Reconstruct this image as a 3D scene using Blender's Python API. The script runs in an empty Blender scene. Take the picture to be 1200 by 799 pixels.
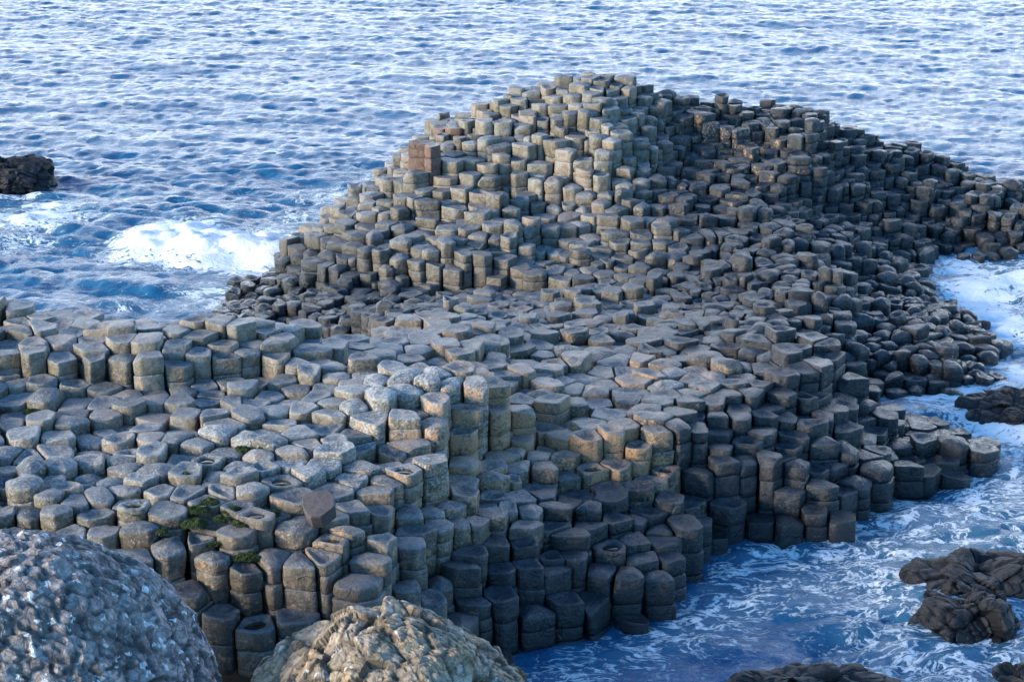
import bpy, math, random
import numpy as np
from mathutils import Vector, noise, geometry
from mathutils.bvhtree import BVHTree

random.seed(11); rng = np.random.default_rng(11)
C = bpy.context.scene.collection
R = math.radians

# ------------------------------------------------------------------ camera
CAM_H, PITCH, F = 10.5, R(17.0), 2400.0      # eye height above the sea, downward tilt, focal length (1200 px wide photo)
cp, sp = math.cos(PITCH), math.sin(PITCH)
FWD = np.array([0, cp, -sp]); UP = np.array([0, sp, cp]); RIGHT = np.array([1.0, 0, 0])
EYE = np.array([0, 0, CAM_H])
def ray(px, py):
    return FWD + RIGHT * ((px - 600) / F) + UP * (-(py - 399.5) / F)
def at(px, py, h):
    d = ray(px, py); t = (h - CAM_H) / d[2]
    return EYE + d * t
def project(p):
    v = np.asarray(p) - EYE; z = v @ FWD
    return np.stack([600 + F * (v @ RIGHT) / z, 399.5 - F * (v @ UP) / z], -1)

cam = bpy.data.cameras.new('camera'); co = bpy.data.objects.new('camera', cam); C.objects.link(co)
co.location = EYE; co.rotation_euler = (math.pi / 2 - PITCH, 0, 0)
cam.sensor_width = 36; cam.lens = 72; cam.clip_end = 20000; cam.clip_start = .5
bpy.context.scene.camera = co

# ------------------------------------------------------------------ relief of the causeway, as spot heights in metres above the sea
SPOTS = []
def S(*pts):
    for px, py, h in pts: SPOTS.append(tuple(at(px, py, h)[:2]) + (h,))
def back(*pts):                      # the far side of a skyline: falls away to the sea behind it
    for px, py, h in pts:
        p = at(px, py, h); d = p[:2] / np.linalg.norm(p[:2])
        S((px, py, h))
        for k, hh in ((.6, h - .15), (1.7, h * .35 - .3), (3.4, -1.6)):
            q = p[:2] + d * k; SPOTS.append((q[0], q[1], hh))
# left terrace
back((-90,362,2.6),(-30,362,2.6),(60,364,2.6),(130,371,2.6),(190,375,2.55),(240,368,2.6),(285,372,2.55))
S((320,386,2.35),(370,388,2.15),(-60,408,2.5),(0,406,2.5),(60,410,2.5),(120,410,2.5),(180,412,2.5),(225,412,2.45),
  (-60,450,2.1),(0,452,2.12),(100,455,2.08),(180,450,2.1),(250,450,2.05),(250,410,2.38),(250,436,2.12),(330,415,2.2),(330,440,2.05),(400,440,2.0),
  (400,415,2.0),(20,432,2.3),(60,450,2.2),(20,480,2.1),(100,495,2.05),(30,520,2.03))
# lower left plain
S((150,480,2.08),(250,480,2.08),(350,480,2.05),(150,520,2.02),(300,520,2.0),(400,510,1.96),(-60,560,1.98),(50,560,1.98),(150,560,1.96),
  (250,560,1.96),(350,560,1.93),(400,545,1.92),(-60,600,1.93),(0,590,1.93),(100,590,1.92),(200,590,1.9),(250,590,1.88),(320,590,1.86))
S((180,620,1.80),(240,618,1.78),(300,620,1.77),(180,650,1.6),(230,660,1.48),(290,670,1.42),(200,720,1.05),(250,720,1.05),(290,720,1.0),(280,775,.62),
  (120,640,1.68),(120,720,1.1),(-60,650,1.6),(-60,760,.9),(350,650,1.58),(400,650,1.53),(420,690,1.25),(480,700,.95),(450,640,1.48),(400,600,1.75),(400,620,1.68),
  (420,740,.75),(480,770,.35),(540,720,.6),(560,772,.1),(640,795,-.15))
S((600,690,.62),(600,740,.25),(640,720,.32),(640,765,.0),(700,690,.45),(700,742,-.02),(770,700,.3),(775,735,-.06),(835,690,-.12),(800,640,.55),
  (818,600,.72),(838,640,.05),(700,640,.75),(700,600,.95),(700,560,1.1),(640,600,1.1),(640,640,.9),(560,640,1.12),(560,610,1.25),(500,640,1.3),(540,680,.9))
S((690,500,1.5),(760,500,1.5),(812,500,1.4),(690,545,1.15),(760,545,1.06),(800,540,1.0),(850,480,1.4),(850,515,1.1),(855,548,.92),(870,606,.35),(920,540,.87),(930,604,.33),
  (900,645,-.12),(960,560,.7),(1010,560,.5),(1000,600,.12),(1020,622,-.15),(1075,592,-.15),(940,480,1.12),(970,490,1.0),(960,430,1.35),(965,396,1.5),(978,420,1.3),(990,470,.45),
  (900,440,1.45),(900,405,1.35),(900,380,1.2),(850,440,1.45))
# low platform and rounded shelf on the right
S((1000,480,.42),(1050,505,.35),(1100,520,.34),(1150,530,.26),(1180,528,-.12),(1100,558,.16),(1135,565,-.15),(1060,545,.36),(1050,480,-.05),(1075,484,-.15),(1120,492,-.2),
  (1000,440,.38),(1050,440,.26),(1100,440,.2),(1150,440,.1),(1172,450,-.15),(1195,405,-.15),(1150,400,.25),(1080,400,.4),(1020,400,.42),(1020,360,.45),(1060,370,.4),(1100,378,.3),
  (1140,368,.0),(1090,352,.02),(1100,325,-.15),(1060,330,.3),(1040,300,.5),(1080,288,.32),(1105,304,-.08),(1150,295,.16),(1200,290,.12),(1210,305,-.15),(1150,310,-.15),(1260,300,-.1))
S((1200,260,.5),(1150,250,.62),(1100,250,.62),(1060,250,.65),(1010,250,.8),(1000,215,1.3),(1050,210,1.12),(1100,215,.92),(1150,228,.75),(1020,272,.6))
back((735,94,3.15),(700,92,3.2),(655,97,3.1),(605,108,2.95),(560,128,2.65),(512,142,2.4),(745,110,2.72),(800,115,2.65),(850,120,2.58),(900,124,2.45),(945,132,2.3),(1000,152,1.85),(1060,172,1.5),
     (1120,194,1.1),(1165,210,.9),(1205,224,.65),(1260,250,.2),(478,180,1.85),(440,206,1.5),(410,230,1.22),(375,262,.92),(340,290,.6),(322,322,.25),(262,348,.05))
# hill
S((650,150,2.5),(650,200,1.9),(650,250,1.3),(650,300,.85),(700,130,2.85),(720,168,2.4),(720,218,1.72),(760,175,2.1),(770,205,1.75),(800,150,2.22),(850,148,2.22),(900,150,2.15),(935,165,2.05),
  (800,188,1.75),(900,192,1.65),(945,182,1.9),(958,250,.9),(930,200,1.7),(800,230,1.5),(870,240,1.38),(920,240,1.3),(760,260,1.3),(850,290,1.1),(930,290,1.12),(980,308,.98),(1003,335,.35),(1003,385,.42),
  (940,340,1.1),(985,378,.85),(975,340,1.0),(850,340,.97),(760,320,.87),(700,340,.75),(850,390,1.15),(760,390,1.12),(700,390,1.17),(640,390,1.3),(640,420,1.35),(560,400,1.72),(560,420,1.78),
  (480,385,1.6),(440,390,1.75),(560,382,1.5),(500,368,1.05),(440,368,1.0),(560,366,1.0),(640,366,.9),(500,355,.75),(600,350,.7),(640,470,1.42),(600,450,1.58),(600,480,1.45),(600,540,1.2),(650,540,1.2),(640,500,1.35),
  (700,450,1.4),(760,450,1.45),(790,470,1.45))
S((440,438,2.2),(480,425,2.36),(540,430,2.25),(570,446,2.2),(430,480,2.16),(500,468,2.2),(565,480,1.95),(500,497,2.02),(440,535,1.82),(500,532,1.75),(570,532,1.42),(582,470,1.5),
  (480,540,1.92),(522,540,1.86),(528,602,1.38),(470,597,1.58),(548,560,1.38),(440,570,1.8))
S((420,290,1.02),(350,320,.5),(300,350,.2),(380,270,.95),(500,200,1.9),(500,260,1.25),(560,150,2.4),(600,125,2.75),(560,200,1.9),(580,260,1.32),(450,250,1.3),(420,302,.95),(520,300,1.07),(600,305,.97),
  (420,338,.5),(520,338,.57),(600,338,.62),(300,370,.32),(350,368,.5),(400,368,.85),(260,362,.0),(250,372,.05))
for x, y, h in ((-14,17,.6),(-8,17,.5),(-3,17,.4),(1,18,.2),(3,20,-1.5),(14,17,-2),(16,28,-2),(18,36,-2),(20,50,-2),(0,58,-2.5),(-20,50,-2.5),(-18,36,-2.2),(-11,34,-2),(-8,35,-1.6),(10.2,33,-1),(8,26,-1.6),(5,24,-1),
                (-16,30,-1),(-16,26,2),(-16,23,1),(9.5,31.5,-.6),(10.5,38,-1),(-5.3,35,-.3)):
    SPOTS.append((x, y, h))
SPOTS = np.array(SPOTS)
_r = geometry.delaunay_2d_cdt([Vector(p[:2]) for p in SPOTS], [], [], 0, 1e-4)
TV = np.array([v[:] for v in _r[0]]); TT = np.array([f for f in _r[2] if len(f) == 3])
_idx = [o[0] if o else 0 for o in _r[3]]
TH = SPOTS[_idx, 2]
def relief(P):
    P = np.asarray(P, float); out = np.full(len(P), -2.2)
    for a, b, c in TT:
        A, B, D = TV[a], TV[b], TV[c]
        lo = np.minimum(np.minimum(A, B), D); hi = np.maximum(np.maximum(A, B), D)
        m = np.where((P[:,0] >= lo[0]-1e-6) & (P[:,0] <= hi[0]+1e-6) & (P[:,1] >= lo[1]-1e-6) & (P[:,1] <= hi[1]+1e-6))[0]
        if not len(m): continue
        det = (B[1]-D[1])*(A[0]-D[0]) + (D[0]-B[0])*(A[1]-D[1])
        if abs(det) < 1e-12: continue
        q = P[m] - D
        l1 = ((B[1]-D[1])*q[:,0] + (D[0]-B[0])*q[:,1]) / det
        l2 = ((D[1]-A[1])*q[:,0] + (A[0]-D[0])*q[:,1]) / det
        l3 = 1 - l1 - l2
        k = (l1 >= -1e-6) & (l2 >= -1e-6) & (l3 >= -1e-6)
        out[m[k]] = l1[k]*TH[a] + l2[k]*TH[b] + l3[k]*TH[c]
    return out

# weathering of the rock in different places: (px, py, h, white lichen, ochre lichen, roundness, tilt, darkness with painted right-flank shade)
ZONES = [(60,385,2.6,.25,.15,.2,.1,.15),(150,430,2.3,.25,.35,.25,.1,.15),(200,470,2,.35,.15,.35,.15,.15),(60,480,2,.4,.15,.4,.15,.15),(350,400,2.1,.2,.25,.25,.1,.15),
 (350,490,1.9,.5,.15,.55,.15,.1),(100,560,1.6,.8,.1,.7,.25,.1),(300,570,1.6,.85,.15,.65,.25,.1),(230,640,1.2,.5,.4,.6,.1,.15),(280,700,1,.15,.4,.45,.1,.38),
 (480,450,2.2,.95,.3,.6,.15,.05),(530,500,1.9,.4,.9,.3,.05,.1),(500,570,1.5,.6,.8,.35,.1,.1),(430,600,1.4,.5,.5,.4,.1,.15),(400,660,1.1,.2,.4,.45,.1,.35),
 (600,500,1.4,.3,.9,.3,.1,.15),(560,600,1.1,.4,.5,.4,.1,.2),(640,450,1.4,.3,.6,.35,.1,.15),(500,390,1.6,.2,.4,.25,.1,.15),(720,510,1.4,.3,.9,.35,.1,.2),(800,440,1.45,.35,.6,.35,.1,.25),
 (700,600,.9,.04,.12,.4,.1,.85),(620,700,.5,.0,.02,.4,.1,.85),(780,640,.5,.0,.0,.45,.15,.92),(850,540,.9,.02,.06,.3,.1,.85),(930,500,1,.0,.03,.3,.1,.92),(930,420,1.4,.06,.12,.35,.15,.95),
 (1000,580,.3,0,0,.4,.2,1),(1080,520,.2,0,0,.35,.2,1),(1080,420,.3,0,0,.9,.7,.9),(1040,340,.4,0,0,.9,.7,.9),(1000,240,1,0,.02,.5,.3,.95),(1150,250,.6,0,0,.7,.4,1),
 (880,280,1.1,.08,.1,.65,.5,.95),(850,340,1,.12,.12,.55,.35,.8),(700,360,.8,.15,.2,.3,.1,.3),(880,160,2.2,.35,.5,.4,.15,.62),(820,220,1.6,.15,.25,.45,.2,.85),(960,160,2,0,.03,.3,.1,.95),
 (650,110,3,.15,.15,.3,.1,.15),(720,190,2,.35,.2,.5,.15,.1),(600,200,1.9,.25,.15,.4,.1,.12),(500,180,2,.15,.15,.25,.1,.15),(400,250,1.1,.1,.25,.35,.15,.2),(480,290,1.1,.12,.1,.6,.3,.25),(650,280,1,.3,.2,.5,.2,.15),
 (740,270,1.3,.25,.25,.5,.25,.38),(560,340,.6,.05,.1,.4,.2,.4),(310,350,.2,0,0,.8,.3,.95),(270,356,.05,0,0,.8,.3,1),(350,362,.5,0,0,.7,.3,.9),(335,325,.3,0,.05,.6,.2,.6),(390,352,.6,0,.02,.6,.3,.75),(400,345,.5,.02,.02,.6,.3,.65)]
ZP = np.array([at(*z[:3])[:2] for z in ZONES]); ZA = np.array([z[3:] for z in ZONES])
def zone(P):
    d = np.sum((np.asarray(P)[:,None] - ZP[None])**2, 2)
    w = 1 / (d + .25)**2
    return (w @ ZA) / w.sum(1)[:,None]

# ------------------------------------------------------------------ where the columns stand
SPACING = .40
# each window: corner of the window on the photograph, its enlargement, then "x y face-height flag" of every column top read in it
# flags: b hollow top holding water, p same with a bright glint, d domed top, r red brown, l very pale lichen
WINDOWS = [
(0,360,6,"160 75 25;265 55 20;390 50 10;50 120 25;395 95 25;615 70 10;590 100 15;795 55 20;810 97 15;1025 70 30;1020 132 10;515 135 25;690 152 20;870 152 10;1050 177 25;300 165 5;140 187 5;60 217 15;425 217 40;655 212 10;850 192 10;645 258 60;855 230 60;1035 235 60;225 275 10;50 267 10;40 327 40;215 340 85;440 308 90;365 368 95;655 350 130;840 350 120;1040 348 150;75 428 40;115 525 35;280 492 10;545 498 50;565 558 60;755 550 80;320 560 160 d;120 605 80;530 648 60;725 678 40;900 692 60;925 605 50;1085 602 15;1050 562 10;1090 738 50;130 740 60;525 752 30;725 767 30;10 610 100"),
(200,360,6,"180 55 70;345 65 130;50 125 90;220 178 45;500 132 80;595 138 70;715 128 40;205 237 40;50 262 40;390 258 45;185 307 15;590 255 25;700 190 30;790 215 100;905 165 20;860 197 40;705 302 20;960 230 70;1150 232 20;1060 207 10;270 352 110;395 347 30;520 330 30;625 352 60;60 360 15;60 408 100;475 417 30;990 335 60;755 372 90;890 410 80;1020 407 35;620 478 50;425 522 40;420 485 10;220 532 10;810 522 30;895 570 20;1080 542 30;1150 462 40;280 580 10;490 602 20;700 602 40;300 617 10;865 637 30;1025 637 20;555 660 60;435 668 50;240 652 15;80 592 10;310 702 30;735 722 30;935 700 70;1130 657 30;110 742 70;310 768 30;520 757 40;1090 722 60"),
(400,360,6,"665 150 60;860 117 80;1050 125 70;825 177 40;1110 55 50;770 272 100;560 237 50;430 207 15;375 240 40;340 280 70;540 297 60;250 222 30;150 297 15;285 318 50;145 372 20;980 232 60;925 292 60;1060 342 40;1180 195 60;1070 235 70;925 422 20;1090 402 10;430 142 20;200 192 15;80 187 10;60 237 10;20 307 30;60 440 30;60 512 40;60 592 40;690 380 50 dl;560 402 40 dl;340 397 10 d;265 447 10 d;680 457 20 dl;605 500 90 dl;450 470 10 dl;460 545 90 dl;240 500 30 dl;250 600 120 dl;780 525 110 dl;690 628 90 l;930 540 110 l;990 510 100 l;820 447 20 b;115 650 80 dl;225 755 60 l;440 790 40 l;640 775 80 dl;1110 665 100;1150 520 50;1150 470 20"),
(600,360,6,"525 58 40;690 142 60;845 152 60;985 172 70;1120 160 70;300 132 30;415 142 35;540 167 20;380 67 5;200 57 5;780 27 10;640 97 10;70 100 60;80 177 20;200 252 30;60 282 15;65 337 40;225 322 30;380 290 110 dl;645 277 40;800 242 30;820 312 25;945 300 50;920 372 50;590 347 30;740 377 30;1050 412 20;1000 442 20;800 447 20;640 452 20;490 512 20;640 540 50;870 512 40;430 577 20;1105 515 80 dl;60 430 60;245 420 80;200 610 130 d;40 650 110;410 660 60;620 657 40;800 650 40;1040 662 50;650 752 40;330 512 10;820 590 40"),
(0,490,6,"60 42 50;285 32 40;500 22 60;170 130 70;410 157 15;650 117 20;840 152 20 b;900 37 20;1060 112 70;1020 62 10;770 77 10;640 202 50;930 200 50 p;400 242 20;40 252 60;190 287 20 b;850 272 20;640 287 20;440 320 70 d;1080 335 90 d;60 372 10;200 388 30;370 437 15;570 437 10 p;770 387 50;620 367 30;10 430 40 p;200 475 100 d;980 425 50;880 342 10;440 492 10;700 510 70;870 490 30;1120 510 20 b;1130 560 20 b;370 552 30;510 550 60;920 562 20;680 642 50 b;950 640 40 b;1150 640 60;180 632 70;40 662 40;370 657 60;590 722 40;750 752 40;960 745 60;100 760 30;270 780 30;480 785 30"),
(200,490,6,"370 45 10;800 42 20;330 90 90 l;690 77 60 l;540 125 80 dl;910 127 50;1090 97 30;1000 42 20;50 80 10;50 147 30;180 167 50;700 187 50;840 247 40;970 207 30;1140 195 150 l;1050 262 40 b;80 252 50 b;270 292 40 b;420 230 30;620 272 15;820 312 50 l;640 355 40 p;490 332 20;1060 332 70 l;980 382 70 l;130 387 50 b;320 385 50 d;540 480 90 dl;780 437 50 b;15 390 60;840 540 80 b;1140 487 60 b;110 517 25;270 557 50 b;370 525 20 b;80 620 90;480 642 40 b;710 632 40 l;590 690 70 b;310 712 50;780 715 30;880 735 80 dl"),
(400,490,6,"85 90 70;150 217 20 b;265 192 30;450 182 60;350 247 15 b;240 287 40;150 347 30 l;80 422 60 l;310 432 80;430 345 160 b;660 300 150 l;540 290 120 l;690 265 120 l;60 490 80 b;260 527 80;100 642 90;270 657 80 b;870 262 50;870 342 50 b;1060 312 40;1140 232 50;870 437 20;860 502 80;1070 512 50 b;1080 422 40;1160 327 30;1030 592 40;500 682 50;660 662 30;760 602 15;650 752 30;810 725 70;930 672 20;1070 687 50;960 757 60;480 775 10;1160 632 30;1170 402 30"),
(600,490,6,"220 45 60 b;370 77 70;540 32 20;545 107 120 b;700 112 90;770 32 60;890 160 100;1020 60 100;1190 42 90;80 147 60;235 212 40;180 272 50;20 237 40;370 292 30 b;560 362 50 b;740 310 100;1080 377 80 b;910 462 90 b;210 352 80;390 387 50;50 332 30;30 400 90;480 477 60;660 462 40;230 517 70;60 537 30;390 587 30;710 552 70;540 640 60 d;940 622 70;1110 552 60;120 652 50;310 652 40;720 697 60;870 682 60;290 742 30;540 772 20"),
(800,360,6,"255 57 25;375 122 20;420 197 50;605 222 60;500 77 30;680 92 50;70 32 20;640 147 15;800 192 60;110 132 40 d;265 177 50;80 237 40;330 267 30;195 237 40;80 302 20;180 362 50 d;780 312 30;620 340 50 d;590 412 30;380 405 40 dl;100 447 20;220 482 20;380 480 30 l;520 517 70;600 492 80;720 470 90;850 412 150;960 387 200;60 512 10;150 562 30;390 547 30;80 592 50;320 602 40;225 632 70;480 612 70;710 592 130;850 612 90 b;930 592 80;60 672 40;390 682 50;100 742 50;240 747 40;580 732 60;400 767 30;720 780 30;870 780 30;1000 770 30;1060 722 80"),
(800,490,6,"245 87 70;100 62 80;340 32 70;560 52 30;560 102 80;450 157 90 b;740 32 60;760 122 60;890 42 130;1010 22 70;1130 57 60;255 192 60;730 197 30;260 292 70;120 312 150;440 277 90;610 282 160;320 382 150;800 332 130 d;680 262 20;760 502 130;30 372 100;110 517 110;320 610 100;940 342 30;1020 402 30;970 432 80;1110 472 70;1010 217 60 d;1140 202 100 d;560 712 50;740 712 50;940 640 90;1120 602 60;1060 352 10;1170 432 20"),
(120,610,6,"200 92 60 d;240 27 30;200 222 80;490 162 70 d;450 312 70 b;680 112 90 b;925 107 70;780 290 120 d;1020 342 170;670 502 70;860 592 110;700 642 70 b;1090 682 120 b"),
(300,610,6,"250 65 140 dl;100 200 170 d;650 97 70;560 162 70 b;480 217 150 b;780 277 90;890 110 200 b;1090 62 60;1100 182 170;300 322 100;200 470 90 b;490 462 100 b;710 412 120 d;910 432 90;1070 427 90;30 352 120;250 702 40"),
(480,610,6,"230 110 70;480 42 60;450 182 80;610 142 100;800 52 60;800 192 80 b;990 217 70 p;1130 102 120;400 312 130;640 322 130;830 322 150;1010 342 130;220 387 100 d;140 542 80;410 537 60;30 432 70;400 622 80 b;620 512 140 b;340 672 60;600 692 70;850 602 100 d;910 522 80 b;1100 522 150;830 732 60 b;1070 692 60 b;1140 252 60"),
(660,610,6,"190 57 30;410 77 30;320 140 110 p;510 162 50;690 142 80;690 72 20;840 52 70;160 172 50;280 342 110;560 262 70;760 282 90;460 402 150;650 422 90;770 402 60;200 552 150;50 512 130;480 732 30 b;680 742 40;860 662 70;930 562 50 b"),
(960,460,5.436,"150 67 25;185 37 20;300 22 40;270 67 20;260 107 15;480 127 15;200 222 90;360 217 80;290 152 15;420 152 20;590 192 60;690 192 50;660 275 150;760 252 120;850 302 130;510 322 70;180 362 100 d;290 372 80;400 367 80;540 452 90;370 492 90 d;340 552 70;260 562 120;150 602 70 d;70 522 30;100 132 60;50 172 60;690 492 50;1040 362 80;550 672 40 d"),
(440,130,6,"230 235 200 r;310 228 200 r;400 235 200 r;415 72 60;455 117 90 r;540 127 90 r;630 162 50;565 62 30;790 72 90;930 57 60;1090 42 80;1030 112 60;800 190 220;705 222 100;910 187 90;1040 240 140;1150 172 150;540 302 40;525 367 120;685 342 60;670 432 80;900 332 100;820 482 80;1010 432 100;1140 460 120;590 537 90;460 542 90;750 572 50;580 662 70;710 642 60;785 690 90;860 622 40;950 690 80;1030 612 80;170 662 130;350 632 120;210 572 100;350 542 40;1140 642 60"),
(600,80,6,"605 55 50;435 90 40;560 95 40;620 130 70;720 80 30;740 135 30;815 140 100;145 155 40;260 145 40;480 150 30;360 155 20;305 185 70;435 190 50;560 180 50;750 190 60;60 215 30;190 245 120;465 260 50;585 245 80;690 225 40;690 285 90;790 275 50;320 285 40;70 310 10;130 335 100;530 310 80;400 335 90;310 365 110;815 350 60;620 370 20;60 405 60;190 455 170;440 445 20;465 480 60;590 425 30;660 415 20;740 405 20;950 340 100 l;595 480 150 d;705 490 260 d;795 450 250;880 500 200 d;985 545 180;1075 540 230;960 440 60;75 520 180;320 530 160;400 585 200;515 645 160;630 600 190 d;190 660 70;185 740 70;60 730 60;310 765 40;810 715 80 d;910 720 90 d;1020 735 70 d;940 220 80;1050 260 110;1140 295 40;1110 400 70;1040 480 40;1170 480 40;1170 570 70;880 310 20;1000 190 10;1110 190 10"),
(440,250,6,"385 35 110;495 50 50;625 30 60;175 100 60 d;310 105 90;525 120 50;670 105 80;820 85 130;975 90 220 d;1110 60 150;430 180 70;575 185 70;705 205 80;835 235 70;1135 245 60;495 225 120;615 275 200;200 200 120 d;150 280 130 d;75 355 140 d;340 250 70;285 345 80;190 425 80;420 355 120;535 370 130;745 315 170;790 380 110;910 320 120;870 450 60;930 350 130;1050 325 20;1010 370 80;1105 390 150 d;30 285 120;1130 570 50;1030 520 80;915 530 60;950 495 20;700 525 50;490 535 50;370 520 60;230 520 50;110 515 50;30 500 70;625 570 80;810 595 40;720 640 50;470 620 50;110 600 100 d;260 590 60;210 650 40;390 680 70;315 705 50;640 525 20;580 740 30;930 640 30;890 710 60;1040 740 50;690 700 10;170 700 20;820 530 50"),
(630,200,6,"120 60 130 d;250 85 110;335 20 140;455 20 150;565 60 60;720 125 70;930 60 60 d;1030 60 60 d;850 120 60;330 190 60 d;440 225 90 d;500 160 90 d;590 120 140 d;660 205 80;570 275 60;735 225 110 dl;840 235 90;930 170 70;1040 165 80;980 260 80;320 240 70 d;210 225 60;120 235 70 d;30 215 50;230 310 60;50 300 50;375 325 90;500 345 100;300 370 80;200 390 120;80 375 180;665 345 130;800 335 90;900 345 140 dl;740 450 70;875 480 70;580 500 70;440 540 80;310 500 110;600 605 40;720 540 90;245 600 60;120 580 60;30 560 40;1000 410 80;1000 520 70;1110 470 60;960 580 90 d;1090 600 100;840 610 80 d;840 700 90 d;715 670 80;60 640 60;190 680 40;340 690 40;460 735 60;180 740 60;600 670 30;320 775 40;1080 340 70;1180 350 60;960 710 80;590 725 40;1100 760 50;1160 570 70"),
(780,100,6,"905 125 70;1005 185 130;1100 220 80;1170 270 40;385 75 40;470 105 30;590 105 20;700 130 20;550 140 10;600 250 140 l;430 270 160 l;330 290 120 l;525 295 170 l;265 210 170;655 340 60;730 285 90 l;830 300 110 l;790 215 90 l;680 220 50 l;560 190 30;460 200 30;920 230 50;1020 350 190;960 515 170;1075 575 190;910 330 160;75 275 70;130 360 80;110 440 120;180 490 80;180 590 70;280 540 100;380 550 70;520 570 80 l;410 630 80;670 570 80;510 670 100;600 670 60;690 680 60;790 700 80;400 730 80;620 740 80;730 740 60;970 680 100;890 620 60;870 650 120;700 410 50;640 515 30;830 520 80;280 430 20;290 470 30;420 450 20;80 660 50 d;130 680 60 d;200 690 70 d;30 80 10;110 110 10;190 150 10;330 150 20;30 180 20;100 210 60"),
(820,220,6,"165 25 80;380 20 110;490 20 60;670 75 40;160 110 60 d;300 145 50;430 130 70 d;530 160 40;640 185 30;740 165 50;930 170 90;1050 110 40;1120 170 30;1040 205 40;1040 300 120;1140 290 80;1150 400 120;1020 405 120;980 345 40;250 170 40;190 210 40;45 240 20;220 275 30;340 270 20;490 300 30;610 330 50 d;460 245 20;150 310 110;300 320 50;65 330 80;260 360 70;520 360 80 d;430 395 50;600 390 50 d;700 400 30;860 360 50;730 455 50;580 470 70;480 460 50 d;360 455 30;425 510 60 d;560 540 60 d;520 590 60 d;450 590 80 d;650 640 60 d;560 690 60 d;80 420 40;190 460 50;60 490 100;170 520 140;260 530 100;70 590 110;370 610 80 d;310 650 90;220 700 70;60 730 50;470 745 30;710 740 70;820 420 120;280 450 60;330 500 80 d;770 580 40;960 420 150;960 590 170;1030 570 200;890 580 150;830 630 100;740 640 80;900 750 60"),
(990,290,6,"280 40 50 d;370 30 40 d;440 35 40 d;370 95 60 d;470 100 70 d;560 60 60 d;680 140 40 d;720 100 60 d;930 65 40 d;1040 50 40 d;1130 65 40 d;550 185 30 d;180 180 40 d;180 235 60 d;290 230 50 d;430 225 30 d;560 265 50 d;640 255 30 d;370 285 70 d;240 320 80 d;500 290 80 d;450 330 60 d;730 360 40 d;250 400 60 d;350 400 40 d;450 390 50 d;480 440 60 d;600 430 40 d;370 455 30 d;740 455 40 d;60 420 80 d;230 450 80 d;330 500 60 d;310 560 60 d;510 520 80 d;620 500 60 d;690 560 110 d;790 530 120 d;870 510 60 d;950 515 40 d;880 575 60 d;990 590 70 d;110 510 130 d;180 540 90 d;250 625 60 d;410 600 20 d;390 640 60 d;440 680 60 d;530 690 80 d;620 700 50 d;450 730 60 d;500 780 70 d;730 740 50 d;820 690 50 d;940 645 50 d;980 690 50 d;1090 680 70 d;1170 690 70 d;860 740 40 d;830 770 30 d;570 770 50 d;290 700 40 d;150 690 40 d;100 740 60 d;250 760 70 d;40 730 70 d"),
(320,200,6,"555 155 60;690 165 30;605 205 50;660 245 80;790 190 40;795 215 50;740 280 60;795 295 40;530 255 60;455 245 120;385 330 50;545 310 90;500 350 150;690 335 20;665 375 50;795 360 60;890 240 140;215 400 60;280 435 80;370 390 40;340 445 80;420 385 60;150 480 40;160 520 70;65 530 80;265 550 50;85 625 90;180 600 50;165 665 70;285 600 60;290 640 100;440 495 110;390 560 90 d;370 670 100;455 690 120 d;490 650 50;600 440 40;600 490 100 d;760 430 40;890 415 60;840 475 40;710 480 80 d;810 530 40;650 560 130 d;745 590 120;920 510 120 d;870 600 130 d;805 680 120 d;1035 420 100;1060 570 70;1105 340 110;565 720 70;680 730 70;910 740 60;1000 650 90;250 755 50;100 740 40;130 775 30;700 60 60;780 60 40"),
]
HAND = []
for ox, oy, sc_, txt in WINDOWS:
    for q in txt.split(';'):
        q = q.split(); HAND.append((ox + float(q[0])/sc_, oy + float(q[1])/sc_, float(q[2])/sc_, q[3] if len(q) > 3 else ''))
hand_xy, hand_dh, hand_fl = [], [], []
TBVH = BVHTree.FromPolygons([(v[0], v[1], h) for v, h in zip(TV, TH)], [tuple(int(q) for q in t) for t in TT])
def on_relief(px, py, dh=0.0):
    """where the sight line through a point of the photograph meets the relief raised by dh"""
    hit = TBVH.ray_cast(Vector((0, 0, CAM_H - dh)), Vector(ray(px, py)))[0]
    return None if hit is None else np.array([hit.x, hit.y, hit.z + dh])
for px, py, fh, fl in HAND:
    p = on_relief(px, py)
    if p is None: continue
    dist = np.linalg.norm(p - EYE)
    dh = min(.24, max(-.07, .55*(fh*dist/F/.95 - .13))) + (.30 if 'r' in fl and fh > 30 else 0)
    p = on_relief(px, py, dh)
    if p is None or any((p[0]-q[0])**2 + (p[1]-q[1])**2 < (.215 if p[1] < 31 else .175)**2 for q in hand_xy): continue
    hand_xy.append(p[:2]); hand_dh.append(dh); hand_fl.append(fl)
print('columns read off the photograph', len(HAND), 'kept', len(hand_xy))
auto = []
row = 0; y = 21.5
while y < 50:
    sp_y = SPACING if y < 31 else .335
    x = -13 + (row % 2) * sp_y/2
    while x < 13.5:
        auto.append((x + rng.normal(0, .24*sp_y), y + rng.normal(0, .24*sp_y))); x += sp_y
    y += sp_y * .866; row += 1
auto = np.array(auto)
keep = np.ones(len(auto), bool)
for p in hand_xy: keep &= np.sum((auto - p)**2, 1) > ((SPACING if p[1] < 31 else .335)*.66)**2
auto = auto[keep]; auto = auto[relief(auto) > -.75]
seeds = np.array(list(hand_xy) + list(auto)) if len(hand_xy) else auto
NH = len(hand_xy)
dhand = np.array(list(hand_dh) + [0.0]*len(auto))

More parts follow.
